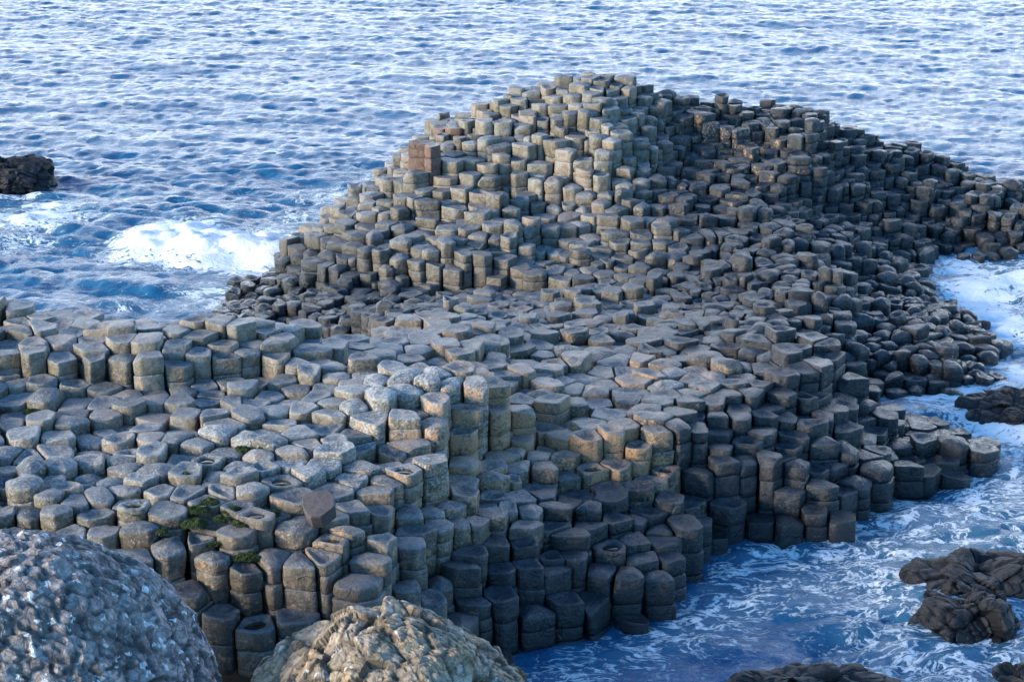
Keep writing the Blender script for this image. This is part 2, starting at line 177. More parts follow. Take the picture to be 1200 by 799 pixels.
def cells(seeds):
    out, nb = [], []
    cell = 1.0; grid = {}
    for i, p in enumerate(seeds): grid.setdefault((int(p[0]//cell), int(p[1]//cell)), []).append(i)
    for i, p in enumerate(seeds):
        gx, gy = int(p[0]//cell), int(p[1]//cell)
        cand = [j for a in (-1,0,1) for b in (-1,0,1) for j in grid.get((gx+a, gy+b), ()) if j != i]
        cand.sort(key=lambda j: (seeds[j][0]-p[0])**2 + (seeds[j][1]-p[1])**2)
        r = .34
        poly = [(r*math.cos(k*math.pi/4+.2), r*math.sin(k*math.pi/4+.2)) for k in range(8)]
        near = []
        for j in cand[:16]:
            dx, dy = seeds[j][0]-p[0], seeds[j][1]-p[1]; L = dx*dx + dy*dy
            if L > 1.0: break
            res = []; cut = False
            for k in range(len(poly)):
                a, b = poly[k], poly[(k+1) % len(poly)]
                da, db = a[0]*dx + a[1]*dy - L/2, b[0]*dx + b[1]*dy - L/2
                if da <= 0: res.append(a)
                else: cut = True
                if (da < 0) != (db < 0):
                    t = da/(da-db); res.append((a[0]+t*(b[0]-a[0]), a[1]+t*(b[1]-a[1])))
            poly = res
            if cut: near.append(j)
        out.append(np.array(poly)); nb.append(near)
    return out, nb
def centroid(poly):
    x, y = poly[:,0], poly[:,1]; x1, y1 = np.roll(x,-1), np.roll(y,-1); c = x*y1 - x1*y; A = c.sum()/2
    return np.array([((x+x1)*c).sum()/(6*A), ((y+y1)*c).sum()/(6*A)]), A
polys, nbs = cells(seeds)
for it in range(1):
    for i in range(NH, len(seeds)): seeds[i] = seeds[i] + .7*centroid(polys[i])[0]
    polys, nbs = cells(seeds)

NC = len(seeds)
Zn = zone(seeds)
H = relief(seeds)
for i, p in enumerate(seeds):
    n1 = noise.noise(Vector((p[0]*.55, p[1]*.55, 3.1)))*.16 + noise.noise(Vector((p[0]*1.5, p[1]*1.5, 7.7)))*.14
    if i < NH: H[i] += dhand[i] + .25*n1 + rng.normal(0, .045)
    else:
        hh = H[i] + n1
        u = hh/.30; fr = u - math.floor(u); fr = min(1, max(0, (fr-.5)*2.6+.5)); q = (math.floor(u) + fr)*.30      # bedding: the joints lie in layers
        H[i] = .35*hh + .65*q + rng.normal(0, .06) + (rng.choice([-.14, .16]) if rng.random() < .13 and hh < 2.6 else 0)

m_ = (H > -.16) & (H < .10); H[m_] = np.where(relief(seeds[m_]) > .03, .12 + .08*rng.random(m_.sum()), -.5); H[(H < .3) & (relief(seeds) < -.02)] = -.5      # nothing awash exactly at the water line
def tidy(poly):
    q = []
    for k in range(len(poly)):
        if np.linalg.norm(poly[k] - poly[k-1]) > .045: q.append(poly[k])
    return np.array(q)
def chaikin(poly, c):
    n = np.roll(poly, -1, 0)
    return np.stack([poly*(1-c) + n*c, poly*c + n*(1-c)], 1).reshape(-1, 2)

cols = []
for i in range(NC):
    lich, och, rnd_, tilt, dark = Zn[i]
    poly = tidy(polys[i])
    if len(poly) < 3: poly = polys[i]
    c, A = centroid(poly)
    loop = chaikin(chaikin(poly, .055 + .10*rnd_), .25)
    if len(loop) < 30:                               # denser outline for a clean silhouette
        loop = np.stack([loop, (loop + np.roll(loop,-1,0))/2], 1).reshape(-1,2) if len(loop) < 18 else loop
    scale = 1 - (.042 + .02*rnd_ + .025*rng.random())
    loop = c + (loop - c)*scale
    low = min([H[j] for j in nbs[i]] + [H[i]])
    base = min(low, H[i]) - .55
    zt = H[i]; joints = []
    z = zt - rng.uniform(.15, .36)
    while z > base:
        joints.append(z); z -= rng.uniform(.16, .42)
    joints = [j for j in joints if j > base + .1]
    kind = rng.random()
    dish = rng.uniform(.015, .05) if kind < .55 else (-rng.uniform(.01, .04) if kind < .8 else 0.0)
    dish -= .05*rnd_*rng.random()
    ax = np.array([rng.normal(), rng.normal()])*(.012 + .10*tilt)
    fl = hand_fl[i] if i < NH else ''
    if not fl and i >= NH and Zn[i][4] > .4 and rng.random() < .06: fl = 'b'
    if 'd' in fl: Zn[i][2] = max(.85, Zn[i][2]); dish = -.05
    if 'l' in fl: Zn[i][0] = min(1, Zn[i][0] + .35)
    if 'p' in fl or ('b' in fl and rng.random() < .45): dish = .075; Zn[i][2] = min(Zn[i][2], .5)
    elif 'b' in fl: dish = rng.uniform(.03, .065)
    topslope = np.array([rng.normal(), rng.normal()])*(.012 + .12*tilt + .04*rnd_)
    if dish > .07: topslope *= .25
    cols.append(dict(i=i, xy=seeds[i], c=c, poly=poly, loop=loop, top=zt, base=base, cuts=[zt]+joints+[base], dish=dish, ax=ax, slope=topslope,
                     rnd=1.7 if 'r' in fl else rng.random(), z=Zn[i], A=A, fl=fl))
#SPECIALS#

# ------------------------------------------------------------------ stone meshes
def drum_mesh(col, k):
    """vertices and faces of one drum of a column (k = 0 is the top one), in world coordinates"""
    L = col['loop'] - col['c']; n = len(L); zt, zb = col['cuts'][k], col['cuts'][k+1]
    rr = col['z'][2]; th = zt - zb
    g = random.Random(col['i']*31 + k)
    off = np.array([g.gauss(0, .007), g.gauss(0, .007)]); sc = 1 + g.gauss(0, .014)
    bev = (.009 + .042*rr*rr) if k == 0 else .014 + .010*rr
    bev = min(bev, th*.35)
    rad = np.linalg.norm(L, axis=1).mean()
    rings = []                                   # (scale, z)
    e = .016 + .006*rr
    rings += [(1-.10, zb+.002), (1 - e/rad*.9, zb+.004), (1-.2*e/rad, zb+e*1.2), (1, zb + th*.30 + .01), (1.0, zb + th*.62)]
    for a in (0, 30, 60, 90):
        s, cth = math.sin(R(a)), math.cos(R(a))
        rings.append((1 - bev/rad*(1-cth), zt - bev*(1-s) ))
    V = []
    for s, z in rings:
        V.append(np.column_stack([L*s, np.full(n, z)]))
    last = 1 - bev/rad
    if k == 0:
        d = col['dish']
        for f in (.90, .72, .5, .26):
            s = last*f
            u = 1 - f
            if d > .07:
                rin = np.linalg.norm(L, axis=1).min(); q = {.90:.35, .72:.8, .5:1, .26:1}[f]
                a_ = np.arctan2(L[:,1], L[:,0]); wob = 1 + .10*np.sin(2*a_ + col['i']) + .06*np.sin(3*a_ + col['i']*2.1)
                LL = L*s*(1-q) + (L/np.linalg.norm(L, axis=1)[:,None]*wob[:,None]*rin*{.90:.90, .72:.74, .5:.56, .26:.25}[f] + rin*.10*np.array([math.sin(col['i']*5.), math.cos(col['i']*3.)]))*q
                V.append(np.column_stack([LL, np.full(n, zt - {.90:.001, .72:.012, .5:.052, .26:.062}[f])])); continue
            V.append(np.column_stack([L*s, np.full(n, zt - d*min(1, u*u*2.4 + u*.5) if d > 0 else zt - d*(1 - f*f))]))
        V.append(np.array([[0, 0, zt - d if d != 0 else zt]]))
    else:
        V.append(np.column_stack([L*last*.6, np.full(n, zt+.0)])); V.append(np.array([[0, 0, zt]]))
    V = np.concatenate(V)
    if k == 0:                                   # lean of the worn top face
        w = np.clip((V[:,2] - (zt - min(.15, th*.7))) / min(.15, th*.7), 0, 1)
        V[:,2] += w*(V[:,0]*col['slope'][0] + V[:,1]*col['slope'][1])
        if g.random() < .3:                      # a chipped corner
            a_ = g.uniform(0, 6.28); q = V[:,0]*math.cos(a_) + V[:,1]*math.sin(a_)
            V[:,2] -= w*np.clip(q - rad*g.uniform(.55, .9), 0, None)*g.uniform(.5, 1.5)
    V[:,:2] *= sc
    V[:,:2] += off + col['c'] + col['ax'][None]*(V[:,2:3] - col['top'])
    V[:,:2] += col['xy']
    nm = len(V); amp = .006 + .014*rr; o = col['i']*1.7
    for v in V:
        q = noise.noise_vector(Vector((v[0]*5+o, v[1]*5, v[2]*4)))
        q2 = noise.noise_vector(Vector((v[0]*16, v[1]*16+o, v[2]*13)))
        v += (np.array(q)*1.2 + np.array(q2)*.55)*amp
    nr = (nm-1)//n
    F_ = []
    for a in range(nr-1):
        for b in range(n):
            b2 = (b+1) % n
            F_.append((a*n+b, a*n+b2, (a+1)*n+b2, (a+1)*n+b))
    for b in range(n): F_.append(((nr-1)*n+b, (nr-1)*n+(b+1)%n, nm-1))
    F_.append(tuple(range(n-1, -1, -1)))
    wn = np.repeat([0]*5 + [.5, 1, 1, .9] + ([.75, .35, .12, 0] if k == 0 else [.5]), n); wn = np.append(wn, 0)
    WORN[len(V), col['i'], k] = wn
    return V, F_
WORN = {}
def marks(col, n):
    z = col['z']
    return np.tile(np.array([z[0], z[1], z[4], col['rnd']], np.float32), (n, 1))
def worn(o, w):
    a = o.data.attributes.new('worn', 'FLOAT', 'POINT'); a.data.foreach_set('value', np.asarray(w, np.float32)); return o
def link_mesh(name, V, F_, mat, parent=None, mark=None, origin=None, smooth=True):
    me = bpy.data.meshes.new(name)
    V = np.asarray(V, float)
    if origin is not None: V = V - np.asarray(origin)
    me.from_pydata(V.tolist(), [], F_)
    if mark is not None:
        a = me.attributes.new('mark', 'FLOAT_COLOR', 'POINT'); a.data.foreach_set('color', np.asarray(mark, np.float32).ravel())
    if smooth: me.polygons.foreach_set('use_smooth', [True]*len(me.polygons))
    if mat: me.materials.append(mat)
    o = bpy.data.objects.new(name, me); C.objects.link(o)
    if parent: o.parent = parent
    elif origin is not None: o.location = origin
    return o
def tag(o, label=None, cat=None, group=None, kind=None):
    if label: o['label'] = label
    if cat: o['category'] = cat
    if group: o['group'] = group
    if kind: o['kind'] = kind
    return o

# ------------------------------------------------------------------ materials
class NT:
    def __init__(s, name):
        s.m = bpy.data.materials.new(name); s.m.use_nodes = True; s.t = s.m.node_tree; s.t.nodes.clear()
        s.out = s.n('ShaderNodeOutputMaterial'); s.b = s.n('ShaderNodeBsdfPrincipled'); s.l(s.b.outputs[0], s.out.inputs[0])
    def n(s, t, **k):
        x = s.t.nodes.new(t)
        for a, b in k.items(): setattr(x, a, b)
        return x
    def l(s, a, b): s.t.links.new(a, b)
    def put(s, sock, v):
        if hasattr(v, 'is_output') : s.l(v, sock)
        elif v is not None: sock.default_value = v
    def math(s, op, a, b=None, c=None, clamp=False):
        x = s.n('ShaderNodeMath', operation=op, use_clamp=clamp); s.put(x.inputs[0], a)
        if b is not None: s.put(x.inputs[1], b)
        if c is not None: s.put(x.inputs[2], c)
        return x.outputs[0]
    def mix(s, f, a, b, blend='MIX'):
        x = s.n('ShaderNodeMix', data_type='RGBA', blend_type=blend); s.put(x.inputs[0], f)
        s.put(x.inputs[6], a if hasattr(a, 'is_output') else (*a, 1)); s.put(x.inputs[7], b if hasattr(b, 'is_output') else (*b, 1))
        return x.outputs[2]
    def noise(s, vec, scale, detail=4, rough=.55, dist=0):
        x = s.n('ShaderNodeTexNoise'); x.inputs['Scale'].default_value = scale; x.inputs['Detail'].default_value = detail
        x.inputs['Roughness'].default_value = rough; x.inputs['Distortion'].default_value = dist
        s.l(vec, x.inputs['Vector']); return x.outputs[0]
    def vor(s, vec, scale, feature='F1', out=0, rand=1):
        x = s.n('ShaderNodeTexVoronoi', feature=feature); x.inputs['Scale'].default_value = scale; x.inputs['Randomness'].default_value = rand
        s.l(vec, x.inputs['Vector']); return x.outputs[out]
    def ramp(s, v, lo, hi, a=0.0, b=1.0):
        x = s.n('ShaderNodeMapRange', interpolation_type='SMOOTHSTEP'); s.put(x.inputs[0], v); s.put(x.inputs[1], lo); s.put(x.inputs[2], hi)
        s.put(x.inputs[3], a); s.put(x.inputs[4], b); return x.outputs[0]
    def bump(s, h, strength, dist, normal=None):
        x = s.n('ShaderNodeBump'); s.put(x.inputs['Height'], h); x.inputs['Strength'].default_value = strength; x.inputs['Distance'].default_value = dist
        if normal is not None: s.l(normal, x.inputs['Normal'])
        return x.outputs[0]

def basalt():
    t = NT('basalt'); g = t.n('ShaderNodeNewGeometry'); pos = g.outputs['Position']
    at_ = t.n('ShaderNodeAttribute', attribute_name='mark'); sep = t.n('ShaderNodeSeparateColor'); t.l(at_.outputs['Color'], sep.inputs[0])
    lich, och, dark, rnd = sep.outputs[0], sep.outputs[1], sep.outputs[2], at_.outputs['Alpha']
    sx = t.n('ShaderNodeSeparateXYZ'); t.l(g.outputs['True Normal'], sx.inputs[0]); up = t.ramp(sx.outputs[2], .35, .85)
    sp_ = t.n('ShaderNodeSeparateXYZ'); t.l(pos, sp_.inputs[0]); z = sp_.outputs[2]
    n1 = t.noise(pos, 2.2, 5, .6); n2 = t.noise(pos, 11, 5, .65); n3 = t.noise(pos, 45, 4, .65); n4 = t.noise(pos, .55, 3, .5)
    wn = t.n('ShaderNodeAttribute', attribute_name='worn').outputs['Fac']; n5 = t.noise(pos, 26, 5, .7); n6 = t.noise(pos, 5, 4, .6)
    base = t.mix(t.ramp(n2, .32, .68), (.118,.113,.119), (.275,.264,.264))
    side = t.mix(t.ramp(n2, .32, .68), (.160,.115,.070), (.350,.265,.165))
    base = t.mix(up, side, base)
    base = t.mix(t.ramp(n5, .38, .62), t.mix(.45, base, (.05,.05,.05)), base)
    base = t.mix(t.ramp(n6, .45, .66), base, t.mix(.5, base, (.37,.36,.34)))
    base = t.mix(t.math('MULTIPLY', wn, t.ramp(n5, .3, .65, .1, .55)), base, (.43,.42,.40))
    base = t.mix(t.ramp(rnd, .72, .95), base, t.mix(.5, base, (.24,.165,.12)))
    val = t.math('MULTIPLY_ADD', t.math('MINIMUM', rnd, 1), .65, .68)
    vv = t.n('ShaderNodeCombineColor'); [t.l(val, vv.inputs[k]) for k in range(3)]
    base = t.mix(1.0, base, vv.outputs[0], 'MULTIPLY')
    # bare dark basalt where no lichen grows, plus shade painted into the right flank
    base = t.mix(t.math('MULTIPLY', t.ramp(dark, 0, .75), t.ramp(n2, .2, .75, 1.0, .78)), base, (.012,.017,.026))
    # ochre lichen, mostly on the upper sides
    ym = t.ramp(t.math('ADD', t.math('MULTIPLY', n6, .5), t.math('MULTIPLY', n5, .5)), t.math('MULTIPLY_ADD', och, -.23, .62), t.math('MULTIPLY_ADD', och, -.23, .70))
    ym = t.math('MULTIPLY', ym, t.ramp(up, 0, 1, .9, .32))
    base = t.mix(ym, base, t.mix(t.ramp(n3, .35, .7), (.47,.225,.090), (.53,.345,.21)))
    base = t.mix(t.math('MULTIPLY', t.ramp(rnd, 1.2, 1.5), t.ramp(up, 0, 1, .92, .25)), base, t.mix(t.ramp(n2, .3, .7), (.130,.066,.046), (.235,.130,.090)))
    # black tar lichen streaks among the ochre
    bm = t.math('MULTIPLY', t.ramp(n4, .50, .62), t.math('MULTIPLY', t.ramp(n2, .5, .62), och))
    base = t.mix(t.math('MULTIPLY', bm, .8), base, (.035,.034,.033))
    # pale crustose lichen
    pm = t.ramp(t.math('ADD', t.math('MULTIPLY', n5, .5), t.math('MULTIPLY', n3, .5)), t.math('MULTIPLY_ADD', lich, -.15, .640), t.math('MULTIPLY_ADD', lich, -.15, .69))
    base = t.mix(t.math('MULTIPLY', pm, .72), base, t.mix(t.ramp(n2, .4, .6), (.42,.41,.385), (.57,.56,.53)))
    # tide-wet foot
    wet = t.ramp(t.math('ADD', z, t.math('MULTIPLY', n1, .35)), .40, .66, 1, 0)
    base = t.mix(t.math('MULTIPLY', wet, .85), base, (.018,.018,.020))
    t.l(base, t.b.inputs['Base Color'])
    ro = t.math('MULTIPLY_ADD', wn, .15, t.math('MULTIPLY_ADD', n2, .35, .30)); ro = t.math('SUBTRACT', ro, t.math('MULTIPLY', dark, .20))
    ro = t.math('SUBTRACT', ro, t.math('MULTIPLY', wet, .34), clamp=True); t.l(ro, t.b.inputs['Roughness'])
    t.b.inputs['Specular IOR Level'].default_value = .5
    bh = t.math('ADD', t.math('MULTIPLY', n2, .5), t.math('MULTIPLY', n5, .5))
    cr = t.vor(pos, 7, 'DISTANCE_TO_EDGE'); crack = t.math('MULTIPLY', t.ramp(cr, 0, .03, 1, 0), t.ramp(n1, .5, .6))
    bh = t.math('SUBTRACT', bh, t.math('MULTIPLY', crack, .35))
    t.l(t.bump(bh, 1.0, .045), t.b.inputs['Normal'])
    return t.m
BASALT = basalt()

def simple_rock(name, a, b, spot, spot_amt, wet=False, warm=None, crack=0):
    t = NT(name); g = t.n('ShaderNodeNewGeometry'); pos = g.outputs['Position']
    at_ = t.n('ShaderNodeAttribute', attribute_name='mark'); sep = t.n('ShaderNodeSeparateColor'); t.l(at_.outputs['Color'], sep.inputs[0])
    n1 = t.noise(pos, 3.5, 5, .6); n2 = t.noise(pos, 14, 5, .65); n3 = t.noise(pos, 60, 4, .65)
    base = t.mix(t.ramp(n2, .3, .7), a, b)
    val = t.math('MULTIPLY_ADD', sep.outputs[0], .7, .65); vv = t.n('ShaderNodeCombineColor'); [t.l(val, vv.inputs[k]) for k in range(3)]
    base = t.mix(1, base, vv.outputs[0], 'MULTIPLY')
    if warm: base = t.mix(t.ramp(n1, .45, .62), base, warm)
    base = t.mix(t.math('MULTIPLY', sep.outputs[1], .8), base, tuple(q*.22 for q in a))     # dirt in the joints
    pm = t.ramp(t.math('ADD', t.math('MULTIPLY', n2, .5), t.math('MULTIPLY', n3, .35)), .60-spot_amt, .65-spot_amt)
    pm = t.math('MAXIMUM', t.math('MULTIPLY', pm, .8), t.math('MULTIPLY', t.ramp(sep.outputs[2], .5, .6), t.ramp(n2, .47, .53)))
    base = t.mix(pm, base, spot)
    ro = t.math('MULTIPLY_ADD', n2, .3, .58); t.b.inputs['Specular IOR Level'].default_value = .35
    if wet:
        sz = t.n('ShaderNodeSeparateXYZ'); t.l(pos, sz.inputs[0])
        w = t.ramp(t.math('ADD', sz.outputs[2], t.math('MULTIPLY', n1, .3)), .2, .5, 1, 0)
        base = t.mix(t.math('MULTIPLY', w, .75), base, (.014,.014,.016)); ro = t.math('SUBTRACT', ro, t.math('MULTIPLY_ADD', w, .22, .1))
    t.l(base, t.b.inputs['Base Color']); t.l(ro, t.b.inputs['Roughness'])
    bh = t.math('ADD', t.math('MULTIPLY', n2, .6), t.math('MULTIPLY', n3, .5))
    if crack:                                        # a net of open cracks
        wv = t.n('ShaderNodeTexNoise'); wv.inputs['Scale'].default_value = 5; wv.inputs['Detail'].default_value = 4; t.l(pos, wv.inputs['Vector'])
        va = t.n('ShaderNodeVectorMath', operation='MULTIPLY_ADD'); t.l(wv.outputs['Color'], va.inputs[0]); va.inputs[1].default_value = (.12,.12,.12); t.l(pos, va.inputs[2])
        c1 = t.ramp(t.vor(va.outputs[0], crack, 'DISTANCE_TO_EDGE'), .015, .075, 1, 0); c2 = t.ramp(t.vor(va.outputs[0], crack*2.3, 'DISTANCE_TO_EDGE'), .01, .07, .6, 0)
        ck = t.math('MULTIPLY', t.math('MAXIMUM', c1, c2), t.ramp(n1, .3, .6, .35, 1))
        cell_ = t.n('ShaderNodeTexVoronoi'); cell_.inputs['Scale'].default_value = crack*2.3; t.l(va.outputs[0], cell_.inputs['Vector'])
        cs = t.n('ShaderNodeSeparateColor'); t.l(cell_.outputs['Color'], cs.inputs[0])
        tone = t.math('MULTIPLY_ADD', cs.outputs[0], .45, .85); tv = t.n('ShaderNodeCombineColor'); [t.l(tone, tv.inputs[q]) for q in range(3)]
        base = t.mix(1, base, tv.outputs[0], 'MULTIPLY')
        base = t.mix(t.math('MULTIPLY', ck, .55), base, tuple(q*.2 for q in a)); t.l(base, t.b.inputs['Base Color'])
        bh = t.math('SUBTRACT', bh, t.math('MULTIPLY', ck, .4))
    t.l(t.bump(bh, .8, .02), t.b.inputs['Normal'])
    return t.m

# ------------------------------------------------------------------ which columns show largest: count their picture samples
BV, BF, BI = [], [], []
for ci, c in enumerate(cols):
    P = c['loop'][::2] + c['xy']; n = len(P); o = len(BV)
    for k, z in enumerate(c['cuts']):
        BV.extend([(p[0], p[1], z) for p in P])
        if k:
            for b in range(n):
                BF.append((o+(k-1)*n+b, o+(k-1)*n+(b+1)%n, o+k*n+(b+1)%n, o+k*n+b)); BI.append((ci, k-1))
    BF.append(tuple(o+b for b in range(n))); BI.append((ci, 0))
for (px, py, h), (a, b, c_) in (((-12,835,1.3), (2.1,1.5,1.6)), ((455,855,1.1), (1.3,1.05,1.15))):
    ce = at(px, py, h); o = len(BV)
    for i in range(9):
        for j in range(16):
            th_, ph = math.pi*i/8, 2*math.pi*j/16
            BV.append((ce[0]+a*math.sin(th_)*math.cos(ph), ce[1]+b*math.sin(th_)*math.sin(ph), ce[2]+c_*math.cos(th_)))
    for i in range(8):
        for j in range(16):
            BF.append((o+i*16+j, o+i*16+(j+1)%16, o+(i+1)*16+(j+1)%16, o+(i+1)*16+j)); BI.append(None)
bvh = BVHTree.FromPolygons(BV, BF)
seen = {}; colpx = np.zeros(NC, int)
ev = Vector(EYE)
for py in np.arange(1, 799, 2.5):
    for px in np.arange(1, 1200, 2.5):
        if py < 80: continue
        d = ray(px, py); hit = bvh.ray_cast(ev, Vector(d))
        if hit[2] is not None and BI[hit[2]] is not None and hit[0].z > 0:
            k = BI[hit[2]]; seen[k] = seen.get(k, 0) + 1; colpx[k[0]] += 1
order = np.argsort(-colpx)
single = [int(i) for i in order[:300] if colpx[i] > 3]
single_set = set(single)
print('columns', NC, 'visible', int((colpx > 0).sum()), 'smallest single', colpx[single[-1]])


# ------------------------------------------------------------------ what each column looks like and what it stands beside
LANDMARKS = [(373,595,'the dark loose block'),(205,705,'the grey boulder'),(455,705,'the tan boulder'),(500,440,'the pale rounded hump'),(520,560,'the short ochre stump'),
 (715,640,'the bright pool column'),(783,447,'the pale egg shaped column top'),(490,185,'the red brown column faces'),(700,95,'the summit'),(662,412,'the lichen crusted lump'),
 (245,372,'the two tall terrace blocks'),(53,470,'the cracked rounded block'),(852,565,'the flaking tall column'),(955,210,'the tall dark pillars'),(288,655,'the lower moss cushion'),
 (240,598,'the upper moss patch'),(1130,550,'the tip of the low platform'),(690,520,'the ochre cliff'),(970,420,'the dark cliff corner'),(1165,475,'the low black sea rock'),(640,770,'the waterline by the tan boulder'),
 (130,430,'the front wall of the terrace'),(225,290,'the breaking wave'),(720,190,'the tall ribbed columns'),(535,405,'the dimpled hexagonal block'),(310,350,'the dark hollow'),(1138,735,'the smaller sea rock')]
LXY = np.array([l[:2] for l in LANDMARKS], float)
TOPPX = project(np.array([[c['xy'][0], c['xy'][1], c['top']] for c in cols]))
def look(c):
    l, o, r_, t_, d = c['z']; drop = c['top'] - min([H[j] for j in nbs[c['i']]] + [c['top']])
    if 'r' in c['fl']: return 'red brown'
    if c['dish'] > .07: return 'hollow topped'
    if c['top'] < .30: return 'low wet black'
    if 'd' in c['fl']: return 'dome topped pale' if l > .6 else 'dome topped'
    if o > .62: return 'ochre stained'
    if l > .62: return 'lichen speckled'
    if d > .5: return 'tall dark' if drop > .32 else 'dark grey'
    return 'tall grey' if drop > .32 else 'flat topped grey'
WAY = ['right of', 'behind and right of', 'behind', 'behind and left of', 'left of', 'in front and left of', 'in front of', 'in front and right of']
ORD = ['nearest', 'second', 'third', 'fourth', 'fifth', 'sixth', 'seventh', 'eighth', 'ninth', 'tenth', 'eleventh', 'twelfth', 'thirteenth', 'fourteenth', 'fifteenth', 'sixteenth', 'seventeenth', 'eighteenth', 'nineteenth', 'twentieth']
ORD += ['twenty ' + q for q in ['first'] + ORD[1:9]] + ['thirtieth'] + ['thirty ' + q for q in ['first'] + ORD[1:9]]
kinds = [look(c) for c in cols]
def describe(idx, kind_of, text, limit=38):
    best = {}
    for li, (lx, ly, ln) in enumerate(LANDMARKS):
        v = TOPPX[idx] - LXY[li]; dist = np.hypot(v[:,0], v[:,1]*1.7)
        octant = (np.round(np.arctan2(-v[:,1]*1.7, v[:,0])/(math.pi/4)).astype(int)) % 8
        bins = {}
        for q in np.argsort(dist):
            if dist[q] < 14: continue
            key = (octant[q], kind_of(idx[q])); bins.setdefault(key, []).append(q)
        for (oc, kd), qs in bins.items():
            for rk, q in enumerate(qs[:limit]):
                cost = rk*60 + dist[q]
                if idx[q] not in best or cost < best[idx[q]][0]: best[idx[q]] = (cost, text(kd, ORD[rk], WAY[oc], ln))
    return {k: v[1] for k, v in best.items()}
inview = np.array([i for i in range(NC) if colpx[i] > 0])
LABEL = describe(inview, lambda i: kinds[i], lambda k, r_, w_, l: f"{k} column, {r_} {w_} {l}")
POOLED = np.array([i for i in single if cols[i]['dish'] > .07])
POOL_LABEL = describe(POOLED, lambda i: '', lambda k, r_, w_, l: f"rainwater pool on a column, {r_} {w_} {l}")
GROUP = 'basalt columns of the causeway'
for i in single:
    c = cols[i]; nd = len(c['cuts']) - 1
    org = np.array([c['xy'][0] + c['c'][0], c['xy'][1] + c['c'][1], c['base']])
    vis = [k for k in range(nd) if seen.get((i, k), 0) >= 8]
    drums = [drum_mesh(c, k) for k in range(nd)]
    lab = LABEL.get(i, 'grey basalt column')
    if len(vis) >= 2:
        root = bpy.data.objects.new('basalt_column', None); C.objects.link(root); root.location = org; root.empty_display_size = .1
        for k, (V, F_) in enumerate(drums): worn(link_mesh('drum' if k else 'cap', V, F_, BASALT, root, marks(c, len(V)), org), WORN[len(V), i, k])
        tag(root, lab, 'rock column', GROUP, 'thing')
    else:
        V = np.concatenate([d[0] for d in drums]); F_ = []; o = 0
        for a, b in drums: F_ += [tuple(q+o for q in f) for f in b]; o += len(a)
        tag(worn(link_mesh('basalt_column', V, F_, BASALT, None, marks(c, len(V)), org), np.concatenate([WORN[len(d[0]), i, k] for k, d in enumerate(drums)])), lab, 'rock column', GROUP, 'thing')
VV, FF, MM, WW, o = [], [], [], [], 0
for c in cols:
    if c['i'] in single_set: continue
    for k in range(len(c['cuts']) - 1):
        if k > 2 : continue
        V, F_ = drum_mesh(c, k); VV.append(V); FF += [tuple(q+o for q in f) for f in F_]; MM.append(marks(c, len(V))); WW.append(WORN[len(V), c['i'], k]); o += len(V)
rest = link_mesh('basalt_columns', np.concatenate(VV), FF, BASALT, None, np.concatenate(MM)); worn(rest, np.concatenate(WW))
tag(rest, 'the many smaller and farther basalt columns packed over the hill and slopes', 'rock columns', None, 'stuff')

# ------------------------------------------------------------------ bedrock and sea bed below the columns
gx = np.concatenate([[-400,-150,-60,-30], np.arange(-16,16.1,.5), [30,60,150,400]]); gy = np.concatenate([[-30,0,10,14], np.arange(16,54,.5), [60,90,200,600]])
GX, GY = np.meshgrid(gx, gy); P = np.column_stack([GX.ravel(), GY.ravel()])
hz = relief(P) - .75
inside = (np.abs(P[:,0]) < 16) & (P[:,1] > 16) & (P[:,1] < 54); hz[~inside] = -3.0
nx, ny = len(gx), len(gy)
QF = [(r*nx+c, r*nx+c+1, (r+1)*nx+c+1, (r+1)*nx+c) for r in range(ny-1) for c in range(nx-1)]
BED = simple_rock('dark_bedrock', (.05,.05,.05), (.08,.075,.07), (.1,.1,.1), 0, True)
tag(link_mesh('ground', np.column_stack([P, hz]), QF, BED, None, np.tile([.3,.6,0,0], (len(P),1))), 'dark bedrock and sea bed under the columns', 'ground', None, 'structure')

# ------------------------------------------------------------------ boulders and sea rocks
def vor3(P, cell, seed):
    """nearest two jittered lattice points: (id hash, F1 vector, F1, F2)"""
    Q = P / cell; b = np.floor(Q).astype(np.int64)
    d1 = np.full(len(P), 9.); d2 = np.full(len(P), 9.); v1 = np.zeros((len(P), 3)); hid = np.zeros(len(P))
    def hsh(a, s):
        x = np.sin(a[:,0]*127.1 + a[:,1]*311.7 + a[:,2]*74.7 + s*53.3 + seed*17.17)*43758.5453
        return x - np.floor(x)
    for i in (-1,0,1):
        for j in (-1,0,1):
            for k in (-1,0,1):
                c = b + np.array([i,j,k]); p = c + np.column_stack([hsh(c,1), hsh(c,2), hsh(c,3)])
                v = Q - p; d = np.linalg.norm(v, axis=1); near = d < d1
                d2 = np.where(near, d1, np.minimum(d2, d)); hid = np.where(near, hsh(c,4), hid); v1 = np.where(near[:,None], v, v1); d1 = np.where(near, d, d1)
    return hid, v1, d1, d2
